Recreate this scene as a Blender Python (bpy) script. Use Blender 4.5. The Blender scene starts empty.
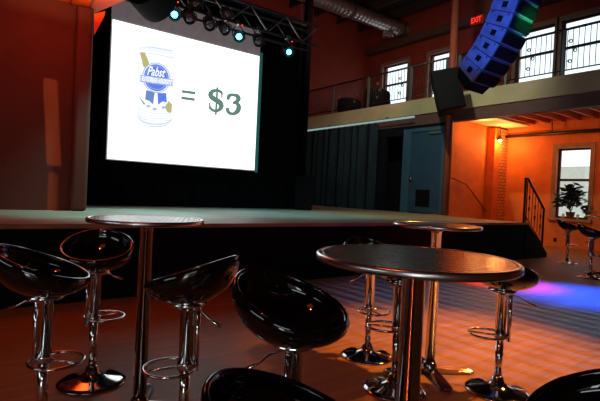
import bpy, bmesh, math, random
from mathutils import Vector, Matrix
random.seed(7)
PI = math.pi
SC = bpy.context.scene
COL = SC.collection

# ------------------------------------------------------------------ camera
# world: X runs along the stage front, Y runs upstage, Z up.
F = 460.0
CAMZ = 1.25
FWD = Vector((0.6, 0.8, 0)); RGT = Vector((0.8, -0.6, 0)); UP = Vector((0, 0, 1))
pitch = math.atan(7.8 / F); roll = math.radians(2.7)
f = (FWD * math.cos(pitch) - UP * math.sin(pitch)).normalized()
u0 = RGT.cross(f).normalized()
r = RGT * math.cos(roll) + u0 * math.sin(roll)
u = u0 * math.cos(roll) - RGT * math.sin(roll)
cam_d = bpy.data.cameras.new('camera'); cam = bpy.data.objects.new('camera', cam_d); COL.objects.link(cam)
m = Matrix((r, u, -f)).transposed().to_4x4(); m.translation = Vector((0, 0, CAMZ))
cam.matrix_world = m
cam_d.sensor_width = 36; cam_d.lens = F / 600 * 36; cam_d.clip_start = 0.05; cam_d.clip_end = 200
SC.camera = cam
O = Vector((0, 0, CAMZ))
def ray(px, py):
    return (f + r * ((px - 300) / F) + u * ((200.5 - py) / F))
def hx(px, py, x): d = ray(px, py); return O + d * (x / d.x)
def hy(px, py, y): d = ray(px, py); return O + d * (y / d.y)
def hz(px, py, z): d = ray(px, py); return O + d * ((z - CAMZ) / d.z)
def hd(px, py, D): d = ray(px, py); return O + d * (D / d.dot(FWD))
def camdir(deg):            # horizontal heading: 0 faces the viewer, + turns to the right of the picture
    a = math.radians(deg); return -FWD * math.cos(a) + RGT * math.sin(a)
def heading(v): return math.atan2(v.y, v.x)

# ------------------------------------------------------------------ materials
def new_mat(name):
    mt = bpy.data.materials.new(name); mt.use_nodes = True
    nt = mt.node_tree; return mt, nt, nt.nodes['Principled BSDF']
def pmat(name, col, rough=0.5, metal=0.0, var=0.12, scale=6.0, bump=0.0, coat=0.0, emit=None, es=0.0, spec=None, stretch=(1, 1, 1)):
    mt, nt, b = new_mat(name)
    tc = nt.nodes.new('ShaderNodeTexCoord'); mp = nt.nodes.new('ShaderNodeMapping'); mp.inputs['Scale'].default_value = stretch
    nt.links.new(tc.outputs['Object'], mp.inputs[0])
    n = nt.nodes.new('ShaderNodeTexNoise'); n.inputs['Scale'].default_value = scale; n.inputs['Detail'].default_value = 4
    nt.links.new(mp.outputs[0], n.inputs['Vector'])
    cr = nt.nodes.new('ShaderNodeValToRGB')
    cr.color_ramp.elements[0].position = 0.3; cr.color_ramp.elements[1].position = 0.7
    cr.color_ramp.elements[0].color = tuple(c * (1 - var) for c in col) + (1,)
    cr.color_ramp.elements[1].color = tuple(min(1, c * (1 + var)) for c in col) + (1,)
    nt.links.new(n.outputs['Fac'], cr.inputs[0]); nt.links.new(cr.outputs[0], b.inputs['Base Color'])
    b.inputs['Roughness'].default_value = rough; b.inputs['Metallic'].default_value = metal
    if spec is not None: b.inputs['Specular IOR Level'].default_value = spec
    if coat: b.inputs['Coat Weight'].default_value = coat; b.inputs['Coat Roughness'].default_value = 0.03
    if bump:
        bp = nt.nodes.new('ShaderNodeBump'); bp.inputs['Strength'].default_value = bump; bp.inputs['Distance'].default_value = 0.01
        nt.links.new(n.outputs['Fac'], bp.inputs['Height']); nt.links.new(bp.outputs[0], b.inputs['Normal'])
    if emit: b.inputs['Emission Color'].default_value = tuple(emit) + (1,); b.inputs['Emission Strength'].default_value = es
    return mt
def plank_mat(name, c1, c2, gap, width, rough, rlen=1.6, bump=0.15, rot=0.0, spec=0.5):
    mt, nt, b = new_mat(name)
    tc = nt.nodes.new('ShaderNodeTexCoord'); mp = nt.nodes.new('ShaderNodeMapping'); mp.inputs['Rotation'].default_value = (0, 0, rot)
    nt.links.new(tc.outputs['Object'], mp.inputs[0])
    br = nt.nodes.new('ShaderNodeTexBrick'); br.offset = 0.37
    br.inputs['Color1'].default_value = c1 + (1,); br.inputs['Color2'].default_value = c2 + (1,); br.inputs['Mortar'].default_value = gap + (1,)
    br.inputs['Scale'].default_value = 1; br.inputs['Brick Width'].default_value = rlen; br.inputs['Row Height'].default_value = width
    br.inputs['Mortar Size'].default_value = 0.004; br.inputs['Bias'].default_value = 0.0
    nt.links.new(mp.outputs[0], br.inputs['Vector'])
    m2 = nt.nodes.new('ShaderNodeMapping'); m2.inputs['Scale'].default_value = (1.2, 14, 1); nt.links.new(mp.outputs[0], m2.inputs[0])
    n = nt.nodes.new('ShaderNodeTexNoise'); n.inputs['Scale'].default_value = 1.6; n.inputs['Detail'].default_value = 6; nt.links.new(m2.outputs[0], n.inputs['Vector'])
    mr = nt.nodes.new('ShaderNodeMapRange'); mr.inputs[3].default_value = 0.5; mr.inputs[4].default_value = 1.5
    nt.links.new(n.outputs['Fac'], mr.inputs[0])
    mx = nt.nodes.new('ShaderNodeVectorMath'); mx.operation = 'SCALE'
    nt.links.new(br.outputs['Color'], mx.inputs[0]); nt.links.new(mr.outputs[0], mx.inputs['Scale'])
    nt.links.new(mx.outputs[0], b.inputs['Base Color'])
    mr2 = nt.nodes.new('ShaderNodeMapRange'); b.inputs['Specular IOR Level'].default_value = spec; mr2.inputs[3].default_value = rough - 0.08; mr2.inputs[4].default_value = rough + 0.1
    nt.links.new(n.outputs['Fac'], mr2.inputs[0]); nt.links.new(mr2.outputs[0], b.inputs['Roughness'])
    bp = nt.nodes.new('ShaderNodeBump'); bp.inputs['Strength'].default_value = bump; bp.inputs['Distance'].default_value = 0.003
    nt.links.new(br.outputs['Fac'], bp.inputs['Height']); bp.invert = True
    nt.links.new(bp.outputs[0], b.inputs['Normal'])
    return mt
def emat(name, col, s):
    mt, nt, b = new_mat(name)
    b.inputs['Base Color'].default_value = (0.02, 0.02, 0.02, 1)
    b.inputs['Emission Color'].default_value = tuple(col) + (1,); b.inputs['Emission Strength'].default_value = s
    b.inputs['Specular IOR Level'].default_value = 0.1
    return mt

M = {}
M['floor'] = plank_mat('floor_boards', (0.37, 0.155, 0.052), (0.31, 0.125, 0.04), (0.26, 0.105, 0.034), 0.09, 0.42, 1.8, spec=0.16)
M['deck'] = plank_mat('stage_boards', (0.36, 0.33, 0.25), (0.28, 0.24, 0.18), (0.1, 0.08, 0.06), 0.14, 0.5, 2.4)
M['deck_edge'] = pmat('stage_edge_wood', (0.30, 0.14, 0.08), 0.45, var=0.3, scale=3)
M['black'] = pmat('black_paint', (0.005, 0.005, 0.006), 0.8, spec=0.08)
M['drape'] = pmat('black_drape', (0.006, 0.007, 0.009), 0.95, spec=0.1)
M['curtain'] = pmat('blue_black_curtain', (0.010, 0.022, 0.030), 0.85, var=0.3, spec=0.2, stretch=(1, 1, 0.2))
M['ceiling'] = pmat('dark_ceiling', (0.02, 0.016, 0.015), 0.9)
M['joist'] = pmat('dark_joist', (0.035, 0.025, 0.022), 0.8)
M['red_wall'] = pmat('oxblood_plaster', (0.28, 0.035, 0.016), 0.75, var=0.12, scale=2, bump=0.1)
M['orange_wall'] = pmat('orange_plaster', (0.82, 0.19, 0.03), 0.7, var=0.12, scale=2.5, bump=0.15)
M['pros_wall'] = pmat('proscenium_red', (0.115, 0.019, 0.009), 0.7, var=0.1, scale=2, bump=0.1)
M['soffit'] = pmat('orange_soffit', (0.85, 0.13, 0.02), 0.6, var=0.15, scale=3)
M['trimwood'] = pmat('tan_window_trim', (0.42, 0.2, 0.09), 0.5, var=0.2, scale=5)
M['fascia'] = pmat('cream_balcony_fascia', (0.42, 0.38, 0.22), 0.6, var=0.15, scale=1.2)
M['beam'] = pmat('brown_steel_beam', (0.1, 0.05, 0.04), 0.6)
M['column'] = pmat('rust_red_column', (0.3, 0.07, 0.035), 0.35, var=0.15)
M['rail'] = pmat('dark_rail_metal', (0.03, 0.028, 0.028), 0.4, metal=0.6)
M['rail_hi'] = pmat('grey_green_rail_metal', (0.12, 0.16, 0.15), 0.45, metal=0.4)
M['door'] = pmat('slate_blue_door', (0.022, 0.062, 0.105), 0.5, var=0.12, scale=3)
M['door2'] = pmat('slate_blue_frame', (0.035, 0.10, 0.15), 0.5, var=0.1, scale=3)
M['chrome'] = pmat('chrome', (0.78, 0.76, 0.74), 0.09, metal=1, var=0.02)
M['chrome_dark'] = pmat('dark_chrome', (0.42, 0.40, 0.39), 0.12, metal=1, var=0.05)
M['seat'] = pmat('gloss_black_plastic', (0.004, 0.004, 0.004), 0.06, coat=0.6, var=0.05)
M['plastic'] = pmat('black_plastic', (0.012, 0.012, 0.012), 0.45)
M['cabinet'] = pmat('speaker_cabinet_black', (0.004, 0.006, 0.007), 0.7, spec=0.1, bump=0.2, scale=60)
M['grille'] = pmat('speaker_grille', (0.004, 0.005, 0.006), 0.7, spec=0.12, bump=0.6, scale=140)
M['array_side'] = pmat('array_cabinet_side', (0.12, 0.14, 0.2), 0.5, var=0.25, scale=9)
M['duct'] = pmat('galvanised_duct', (0.62, 0.60, 0.58), 0.32, metal=0.85, var=0.15, scale=4)
M['alu'] = pmat('truss_aluminium', (0.35, 0.35, 0.36), 0.35, metal=0.9)
M['dusty'] = pmat('dusty_black_metal', (0.05, 0.05, 0.055), 0.5, metal=0.3)
M['glassy'] = pmat('clear_lens', (0.3, 0.32, 0.33), 0.08, metal=0.6)
M['brick'] = None
M['pot'] = pmat('terracotta_pot', (0.3, 0.1, 0.05), 0.6)
M['leaf'] = pmat('dark_leaf', (0.01, 0.022, 0.01), 0.5, var=0.3)
M['sofa'] = pmat('black_vinyl', (0.008, 0.008, 0.009), 0.75, spec=.15)
M['outside'] = pmat('pale_green_building', (0.55, 0.58, 0.48), 0.8, var=0.06)
M['cyan_led'] = emat('cyan_led', (0.08, 0.75, 1.0), 9)
M['red_led'] = emat('red_led', (1.0, 0.04, 0.02), 2.2)
M['bulb'] = emat('warm_bulb', (1.0, 0.55, 0.15), 30)
M['tube'] = emat('glowing_rail_bar', (0.55, 0.85, 0.85), 0.45)
M['exit_red'] = emat('exit_red', (1.0, 0.03, 0.02), 1.6)
M['exit_face'] = pmat('exit_housing', (0.05, 0.008, 0.006), 0.5, emit=(0.5, 0.02, 0.01), es=0.25)
# projected picture colours
M['p_white'] = emat('projected_white', (0.93, 0.99, 1.0), 1.9)
M['p_border'] = pmat('spill_glow_screen_cloth', (0.52, 0.47, 0.50), 0.9, emit=(.5,.44,.47), es=.16)  # spill light on the cloth put in as a weak glow
M['p_green'] = emat('projected_grey_green', (0.13, 0.24, 0.19), 1.0)
M['p_blue'] = emat('projected_blue', (0.12, 0.22, 0.78), 1.0)
M['p_lblue'] = emat('projected_light_blue', (0.42, 0.55, 0.95), 1.0)
M['p_navy'] = emat('projected_slate_blue', (0.16, 0.27, 0.55), 1.0)
M['p_gold'] = emat('projected_khaki', (0.52, 0.48, 0.2), 1.0)
M['p_can'] = emat('projected_can_white', (0.88, 0.93, 1.0), 1.05)
M['p_line'] = emat('projected_fine_line', (0.60, 0.66, 0.80), 1.0)
M['p_text'] = emat('projected_lettering_white', (0.92, 0.95, 1.0), 1.15)

def brick_mat():
    mt, nt, b = new_mat('painted_brick')
    tc = nt.nodes.new('ShaderNodeTexCoord')
    mp = nt.nodes.new('ShaderNodeMapping'); mp.inputs['Rotation'].default_value = (PI / 2, 0, 0)
    nt.links.new(tc.outputs['Object'], mp.inputs[0])
    br = nt.nodes.new('ShaderNodeTexBrick')
    br.inputs['Color1'].default_value = (0.9, 0.34, 0.12, 1); br.inputs['Color2'].default_value = (0.75, 0.24, 0.07, 1); br.inputs['Mortar'].default_value = (0.35, 0.1, 0.03, 1)
    br.inputs['Scale'].default_value = 1; br.inputs['Brick Width'].default_value = 0.2; br.inputs['Row Height'].default_value = 0.1; br.inputs['Mortar Size'].default_value = 0.012
    nt.links.new(mp.outputs[0], br.inputs['Vector']); nt.links.new(br.outputs['Color'], b.inputs['Base Color'])
    bp = nt.nodes.new('ShaderNodeBump'); bp.inputs['Strength'].default_value = 1; bp.inputs['Distance'].default_value = 0.02; bp.invert = True
    nt.links.new(br.outputs['Fac'], bp.inputs['Height']); nt.links.new(bp.outputs[0], b.inputs['Normal'])
    b.inputs['Roughness'].default_value = 0.7
    return mt
M['brick'] = brick_mat()
def tabletop_mat():
    mt, nt, b = new_mat('swirled_aluminium')
    tc = nt.nodes.new('ShaderNodeTexCoord')
    mp = nt.nodes.new('ShaderNodeMapping'); mp.inputs['Rotation'].default_value = (0, 0, 0.0)
    nt.links.new(tc.outputs['Object'], mp.inputs[0])
    br = nt.nodes.new('ShaderNodeTexBrick'); br.offset = 0
    br.inputs['Color1'].default_value = (0.50, 0.48, 0.45, 1); br.inputs['Color2'].default_value = (0.34, 0.32, 0.30, 1); br.inputs['Mortar'].default_value = (0.22, 0.2, 0.19, 1)
    br.inputs['Scale'].default_value = 1; br.inputs['Brick Width'].default_value = 0.028; br.inputs['Row Height'].default_value = 0.028; br.inputs['Mortar Size'].default_value = 0.003
    br.inputs['Mortar Smooth'].default_value = 1
    nt.links.new(mp.outputs[0], br.inputs['Vector']); nt.links.new(br.outputs['Color'], b.inputs['Base Color'])
    w = nt.nodes.new('ShaderNodeTexNoise'); w.inputs['Scale'].default_value = 85; w.inputs['Detail'].default_value = 3
    nt.links.new(mp.outputs[0], w.inputs['Vector'])
    ad = nt.nodes.new('ShaderNodeMath'); ad.operation = 'MULTIPLY_ADD'; ad.inputs[1].default_value = 0.5
    nt.links.new(w.outputs['Fac'], ad.inputs[0]); nt.links.new(br.outputs['Fac'], ad.inputs[2])
    bp = nt.nodes.new('ShaderNodeBump'); bp.inputs['Strength'].default_value = 1.0; bp.inputs['Distance'].default_value = 0.0022; bp.invert = True
    nt.links.new(ad.outputs[0], bp.inputs['Height']); nt.links.new(bp.outputs[0], b.inputs['Normal'])
    b.inputs['Metallic'].default_value = 1; b.inputs['Roughness'].default_value = 0.2
    return mt
M['top'] = tabletop_mat()
def glass_mat():
    mt = bpy.data.materials.new('window_glass'); mt.use_nodes = True; nt = mt.node_tree
    for n in list(nt.nodes): nt.nodes.remove(n)
    o = nt.nodes.new('ShaderNodeOutputMaterial'); mx = nt.nodes.new('ShaderNodeMixShader'); t = nt.nodes.new('ShaderNodeBsdfTransparent'); g = nt.nodes.new('ShaderNodeBsdfGlossy')
    t.inputs[0].default_value = (0.93, 0.96, 0.97, 1); g.inputs['Roughness'].default_value = 0.03
    fr = nt.nodes.new('ShaderNodeFresnel'); nt.links.new(fr.outputs[0], mx.inputs[0]); nt.links.new(t.outputs[0], mx.inputs[1]); nt.links.new(g.outputs[0], mx.inputs[2]); nt.links.new(mx.outputs[0], o.inputs[0])
    return mt
M['glass'] = glass_mat()

# ------------------------------------------------------------------ mesh helpers
def link(name, bm, mats, parent=None, smooth=False, loc=None, rot=None):
    me = bpy.data.meshes.new(name)
    bmesh.ops.recalc_face_normals(bm, faces=bm.faces[:])
    bm.to_mesh(me); bm.free()
    if not isinstance(mats, (list, tuple)): mats = [mats]
    for x in mats: me.materials.append(x)
    if smooth:
        for p in me.polygons: p.use_smooth = True
    o = bpy.data.objects.new(name, me); COL.objects.link(o)
    if parent: o.parent = parent
    if loc is not None: o.location = loc
    if rot is not None: o.rotation_euler = rot
    return o
def thing(name, label, cat, loc=(0, 0, 0), rotz=0, group=None):
    o = bpy.data.objects.new(name, None); COL.objects.link(o)
    o.location = loc; o.rotation_euler = (0, 0, rotz); o['label'] = label; o['category'] = cat
    o.empty_display_size = 0.1
    if group: o['group'] = group
    return o
def tag(o, label, cat, group=None, kind=None):
    o['label'] = label; o['category'] = cat
    if group: o['group'] = group
    if kind: o['kind'] = kind
    return o
def struct(o):
    o['kind'] = 'structure'; return o
def B(): return bmesh.new()
def box(bm, x0, x1, y0, y1, z0, z1, mat=0, M4=None):
    vs = [bm.verts.new(v) for v in ((x0, y0, z0), (x1, y0, z0), (x1, y1, z0), (x0, y1, z0), (x0, y0, z1), (x1, y0, z1), (x1, y1, z1), (x0, y1, z1))]
    if M4 is not None:
        for v in vs: v.co = M4 @ v.co
    for q in ((0, 3, 2, 1), (4, 5, 6, 7), (0, 1, 5, 4), (1, 2, 6, 5), (2, 3, 7, 6), (3, 0, 4, 7)):
        fc = bm.faces.new([vs[i] for i in q]); fc.material_index = mat
    return vs
def bevel(bm, w, seg=2):
    bmesh.ops.bevel(bm, geom=bm.edges[:], offset=w, segments=seg, affect='EDGES', profile=0.5)
    return bm
def bbox(x0, x1, y0, y1, z0, z1, w=0.01, seg=2):
    bm = B(); box(bm, x0, x1, y0, y1, z0, z1); return bevel(bm, w, seg)
def lathe(bm, prof, n=32, c=(0, 0, 0), capb=True, capt=True):
    rings = []
    for rr, z in prof:
        rings.append([bm.verts.new((c[0] + rr * math.cos(2 * PI * i / n), c[1] + rr * math.sin(2 * PI * i / n), c[2] + z)) for i in range(n)])
    for a, b in zip(rings, rings[1:]):
        for i in range(n):
            bm.faces.new((a[i], a[(i + 1) % n], b[(i + 1) % n], b[i]))
    if capb: bm.faces.new(rings[0][::-1])
    if capt: bm.faces.new(rings[-1])
def tube(bm, pts, rad, n=8, closed=False, caps=True):
    pts = [Vector(p) for p in pts]; N = len(pts); rings = []
    prev = None
    for i, p in enumerate(pts):
        if closed: d = pts[(i + 1) % N] - pts[i - 1]
        else: d = pts[min(i + 1, N - 1)] - pts[max(i - 1, 0)]
        d.normalize()
        if prev is None:
            a = Vector((0, 0, 1)) if abs(d.z) < 0.9 else Vector((1, 0, 0))
            s = d.cross(a).normalized()
        else:
            s = (prev - d * prev.dot(d)).normalized()
        prev = s; t = d.cross(s)
        rr = rad[i] if isinstance(rad, (list, tuple)) else rad
        rings.append([bm.verts.new(p + (s * math.cos(2 * PI * k / n) + t * math.sin(2 * PI * k / n)) * rr) for k in range(n)])
    pairs = list(zip(rings, rings[1:]))
    if closed: pairs.append((rings[-1], rings[0]))
    for a, b in pairs:
        for k in range(n): bm.faces.new((a[k], a[(k + 1) % n], b[(k + 1) % n], b[k]))
    if caps and not closed: bm.faces.new(rings[0][::-1]); bm.faces.new(rings[-1])
def prism(bm, pts, ax, d0, d1, mat=0):
    """polygon pts (a,b) extruded along axis ax."""
    def P(a, b, d): return {0: (d, a, b), 1: (a, d, b), 2: (a, b, d)}[ax]
    A = [bm.verts.new(P(a, b, d0)) for a, b in pts]; Bv = [bm.verts.new(P(a, b, d1)) for a, b in pts]
    fs = [bm.faces.new(A), bm.faces.new(Bv[::-1])]
    n = len(pts)
    for i in range(n): fs.append(bm.faces.new((A[i], Bv[i], Bv[(i + 1) % n], A[(i + 1) % n])))
    for x in fs: x.material_index = mat
def wall_holes(name, axis, pos, thick, a0, a1, z0, z1, holes, mat):
    """wall perpendicular to axis (0=X,1=Y) with rectangular openings (a0,a1,z0,z1)."""
    bm = B()
    As = sorted({a0, a1} | {h[0] for h in holes} | {h[1] for h in holes}); Zs = sorted({z0, z1} | {h[2] for h in holes} | {h[3] for h in holes})
    for i in range(len(As) - 1):
        for j in range(len(Zs) - 1):
            ca, cz = (As[i] + As[i + 1]) / 2, (Zs[j] + Zs[j + 1]) / 2
            if any(h[0] < ca < h[1] and h[2] < cz < h[3] for h in holes): continue
            if axis == 0: box(bm, pos, pos + thick, As[i], As[i + 1], Zs[j], Zs[j + 1])
            else: box(bm, As[i], As[i + 1], pos, pos + thick, Zs[j], Zs[j + 1])
    bmesh.ops.remove_doubles(bm, verts=bm.verts, dist=1e-4)
    return struct(link(name, bm, mat))
def obox(name, x0, x1, y0, y1, z0, z1, mat, parent=None, w=0):
    bm = B(); box(bm, x0, x1, y0, y1, z0, z1)
    if w: bevel(bm, w)
    return link(name, bm, mat, parent)
def copy_tree(o, parent=None):
    c = o.copy(); COL.objects.link(c)
    if parent: c.parent = parent
    for ch in list(o.children): copy_tree(ch, c)
    return c

# ------------------------------------------------------------------ room shell
ZC = 8.6; XR = 14.4; YB = 14.6; XL = -5.5; YF = -5.0; HS = 0.82; YS = 5.14; XS = 10.2
DKX = 10.65                                # balcony front / wall under it
struct(obox('floor', XL, XR + .3, YF, YB + .3, -0.12, 0, M['floor']))
struct(obox('ceiling', XL, XR + .3, YF, YB + .3, ZC, ZC + .15, M['ceiling']))
struct(obox('wall_left', XL - .2, XL, YF, YB + .3, 0, ZC, M['red_wall']))
struct(obox('wall_front', XL, XR + .3, YF - .2, YF, 0, ZC, M['red_wall']))
struct(obox('wall_back', XL, XR + .3, YB, YB + .25, 0, ZC, M['red_wall']))

# windows of the right-hand wall, measured on its plane
def yspan(pxl, pxr, py):
    a = hx(pxl, py, XR).y; b = hx(pxr, py, XR).y; return (min(a, b), max(a, b))
upper = []
for pxl, pxr, py in ((383, 407.5, 75), (429, 449, 70), (516, 554, 50), (560.5, 606, 50)):
    a, b = yspan(pxl, pxr, py); upper.append((a, b, 4.95, 6.75))
ua, ub = yspan(556, 589.5, 180)
lower = [(ua, ub, 0.86, 2.93), (ua - 2.75, ua - 0.62, 0.86, 2.93)]
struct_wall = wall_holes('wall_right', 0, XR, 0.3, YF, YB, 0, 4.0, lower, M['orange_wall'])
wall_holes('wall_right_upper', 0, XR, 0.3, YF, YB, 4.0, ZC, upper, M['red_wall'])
def window(n, y0, y1, z0, z1, mull, trim, dark):
    bm = B(); w = 0.09
    x0, x1 = XR - .04, XR + .02                    # casing on the room side
    for a, b, c, d in ((y0 - .12, y0, z0 - .08, z1 + .14), (y1, y1 + .12, z0 - .08, z1 + .14), (y0, y1, z1, z1 + .14)):
        box(bm, x0, x1 - .021, a, b, c, d)
    fr = struct(link('window_%d' % n, bm, trim))
    bm = B(); box(bm, XR - .14, XR + .1, y0 - .14, y1 + .14, z0 - .07, z0 - .001)
    link('window_sill', bm, trim, fr)
    bm = B(); s = .055
    box(bm, XR + .1, XR + .16, y0, y0 + s, z0, z1); box(bm, XR + .1, XR + .16, y1 - s, y1, z0, z1)
    box(bm, XR + .1, XR + .16, y0 + s, y1 - s, z1 - s, z1); box(bm, XR + .1, XR + .16, y0 + s, y1 - s, z0, z0 + s)
    zm = z0 + (z1 - z0) * .55
    box(bm, XR + .08, XR + .16, y0 + s, y1 - s, zm - .035, zm + .035)
    for k in range(mull):
        yy = y0 + (y1 - y0) * (k + 1) / (mull + 1); box(bm, XR + .1, XR + .15, yy - .025, yy + .025, z0 + s, zm - .035); box(bm, XR + .1, XR + .15, yy - .025, yy + .025, zm + .035, z1 - s)
    link('window_sash', bm, dark, fr)
    bm = B(); bm.faces.new([bm.verts.new(q) for q in ((XR + .128, y0 + s, z0 + s), (XR + .128, y0 + s, z1 - s), (XR + .128, y1 - s, z1 - s), (XR + .128, y1 - s, z0 + s))]); link('pane', bm, M['glass'], fr)
M['sash'] = pmat('pale_sash_paint', (0.35, 0.33, 0.3), 0.5)
M['dark_trim'] = pmat('tan_grey_trim', (0.26, 0.17, 0.12), 0.5)
for i, (a, b, c, d) in enumerate(upper): window(i + 1, a, b, c, d, 0, M['dark_trim'], M['joist'])
for i, (a, b, c, d) in enumerate(lower): window(i + 5, a, b, c, d, 0, M['trimwood'], M['joist'])
struct(obox('wall_outside', 24, 24.3, -10, 40, -1, 3.15, M['outside']))
struct(obox('baseboard_right', XR - .03, XR - .001, 8.35 * 0 + YF, 8.2, 0, .14, M['orange_wall']))

# proscenium (left): dark red wall standing on the stage, rounded post, orange soffit above
PY = 7.55
e = hy(76, 100, PY).x
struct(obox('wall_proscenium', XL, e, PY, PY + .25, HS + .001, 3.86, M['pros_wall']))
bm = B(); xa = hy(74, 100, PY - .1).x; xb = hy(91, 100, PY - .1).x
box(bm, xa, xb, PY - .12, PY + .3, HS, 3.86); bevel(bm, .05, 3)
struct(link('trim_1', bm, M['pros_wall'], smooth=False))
# wedge shaped orange soffit, its lowest corner over the post
Zs = 3.87
P = [hz(93, 14, Zs), hz(128, -1, Zs), hz(170, -18, Zs), hz(120, -60, Zs), hz(-30, -60, Zs), hz(-60, -28, Zs), hz(-8, -12, Zs), hz(42, -1, Zs)]
P[-2] = P[0] + (P[-1] - P[0]) * 3.2; P[-3] = P[-2] + Vector((0, -1.0, 0))
bm = B(); prism(bm, [(p.x, p.y) for p in P], 2, Zs, Zs + .5)
struct(link('trim_2', bm, M['soffit']))
for k in range(2):
    a = P[0] + (P[-2] - P[0]) * (0.03 + .12 * k); 
    bm = B(); d = (P[3] - P[0]).normalized(); q = d.cross(UP) * .012
    pts = [a - q, a + q, a + q + d * 1.2, a - q + d * 1.2]
    prism(bm, [(p.x, p.y) for p in pts], 2, Zs - .03, Zs - .001)
    struct(link('trim_%d' % (3 + k), bm, M['red_wall']))
# wall above it, and masking behind stage
struct(obox('wall_header', XL, e, PY + .02, PY + .25, 3.87, ZC, M['red_wall']))
# hanging orange flap beside the post
bm = B(); a = [hy(94, 14, PY - .3), hy(105, 11.5, PY - .3), hy(104, 17, PY - .3), hy(94, 35, PY - .3)]
prism(bm, [(p.x, p.z) for p in a], 1, PY - .32, PY - .3)
tag(link('fabric_flap', bm, M['soffit']), 'small orange triangular flap hanging where the red post meets the soffit', 'flap')

XD = 7.14
bm = B()
n = 260; a0 = XL
pts = []
for i in range(n + 1):
    x = a0 + (XD - a0) * i / n; pts.append((x, 9.6 + .035 * math.sin(i * .95) + .015 * math.sin(i * 2.3)))
va = [bm.verts.new((x, y, HS + .002)) for x, y in pts]; vb = [bm.verts.new((x, y, 5.55)) for x, y in pts]
for i in range(n): bm.faces.new((va[i], va[i + 1], vb[i + 1], vb[i]))
tag(link('backdrop_curtain', bm, M['drape'], smooth=True), 'wide black backdrop curtain hanging across the stage behind the projection screen', 'curtain')
bm = B(); tube(bm, [(XL, 9.6, 5.57), (XD + .05, 9.6, 5.57)], .04)
tag(link('curtain_pipe', bm, M['dusty']), 'dark horizontal pipe carrying the black backdrop curtain', 'pipe')
bm = B(); box(bm, XD, XD + .16, 9.55, 9.71, HS, ZC); struct(link('trim_5', bm, M['black']))

# stage
st = thing('stage', 'raised stage with black front and worn wooden deck below the projection screen', 'stage', (3, YS, 0))
def child_box(name, x0, x1, y0, y1, z0, z1, mat, par, w=0):
    p = par.location; bm = B(); box(bm, x0 - p.x, x1 - p.x, y0 - p.y, y1 - p.y, z0 - p.z, z1 - p.z)
    if w: bevel(bm, w)
    return link(name, bm, mat, par)
child_box('front_panel', XL + .01, XS, YS + .04, YS + .08, 0, HS - .045, M['black'], st)
child_box('side_panel', XS - .04, XS, YS + .08, YB - .01, 0, HS - .045, M['black'], st)
child_box('deck', XL + .01, XS, YS + .05, YB - .01, HS - .04, HS, M['deck'], st)
child_box('deck', XS, DKX, 7.4, YB - .01, HS - .04, HS, M['deck'], st)
child_box('edge_trim', XL + .01, XS + .02, YS, YS + .045, HS - .045, HS + .002, M['deck_edge'], st)
# steps going down from the stage's right end
sp = thing('stage_steps', 'short black steps going down from the right end of the stage', 'steps', (XS, YS, 0))
rr = 4; run = 1.0 / 4
for k in range(rr):
    z1 = HS * (rr - k) / (rr + 0) - .09
    child_box('tread', XS + .02 + run * k, XS + .02 + run * (k + 1) + .03, YS + .1, YS + 1.2, z1 - .04, z1, M['black'], sp)
for yy in (YS + .03, YS + 1.2):
    bm = B(); prism(bm, [(0.02, 0), (1.06, 0), (1.06, .1), (0.08, HS), (0.02, HS)], 1, yy - YS, yy - YS + .06)
    link('stringer', bm, M['black'], sp)
# stair handrail
sr = thing('stair_railing', 'black metal stair railing with curled ornament beside the stage steps', 'railing', (XS, YS, 0))
y = .06
def tb(name, pts, rad, mat, par, n=8, closed=False):
    bm = B(); tube(bm, pts, rad, n, closed); return link(name, bm, mat, par, smooth=True)
tb('post', [(-.05, y, HS), (-.05, y, HS + .98)], .025, M['rail'], sr)
tb('post', [(.86, y, 0.15), (.86, y, 1.12)], .025, M['rail'], sr)
tb('post', [(.04, y, HS + .01), (.04, y, HS + .95)], .014, M['rail'], sr)
tb('top_rail', [(-.07, y, HS + .98), (.06, y, HS + .98), (.88, y, 1.12)], .026, M['rail'], sr)
tb('lower_rail', [(-.05, y, HS + .12), (.05, y, HS + .12), (.86, y, .3)], .014, M['rail'], sr)
for k in range(5):
    x = .16 + .14 * k; zt = HS + .98 - (x - .06) * .83; zb = HS + .12 - (x - .05) * .65
    tb('baluster', [(x, y, zb), (x, y, zt)], .008, M['rail'], sr)
    if k % 2 == 0:
        for q in (.3, .6):
            zc = zb + (zt - zb) * q
            tb('scroll_ornament', [(x + .035 * math.cos(a) * (1 - a / 20), y, zc + .05 * math.sin(a)) for a in [i * .5 for i in range(13)]], .008, M['rail'], sr, 6)
# ------------------------------------------------------------------ balcony
YE = 1.5
ba = thing('balcony', 'balcony with cream fascia and dark steel edge beam above the stage wing', 'balcony', (DKX, 8, 0))
child_box('fascia', DKX - .05, DKX, YE, YB, 3.66, 4.1, M['fascia'], ba)
child_box('edge_beam', DKX, DKX + .2, YE, YB, 3.36, 3.655, M['beam'], ba)
child_box('deck', DKX, XR, YE, YB, 4.0, 4.1, M['joist'], ba)
M['cream'] = pmat('lit_patch_cream', (0.95, 0.8, 0.45), 0.6)  # lamplight on the underside put into this paler colour
M['underside'] = pmat('orange_underside', (0.55, 0.16, 0.05), 0.7, var=0.2)
ys = YE + .3; 
while ys < 8.2:
    child_box('joist', DKX + .2, XR - .001, ys, ys + .07, 3.72, 3.998, M['underside'], ba); ys += .45
child_box('lit_ceiling_patch', 11.2, XR - .1, 7.3, 8.25, 3.66, 3.715, M['cream'], ba)  # stands for the lamplit patch of the balcony's underside
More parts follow.
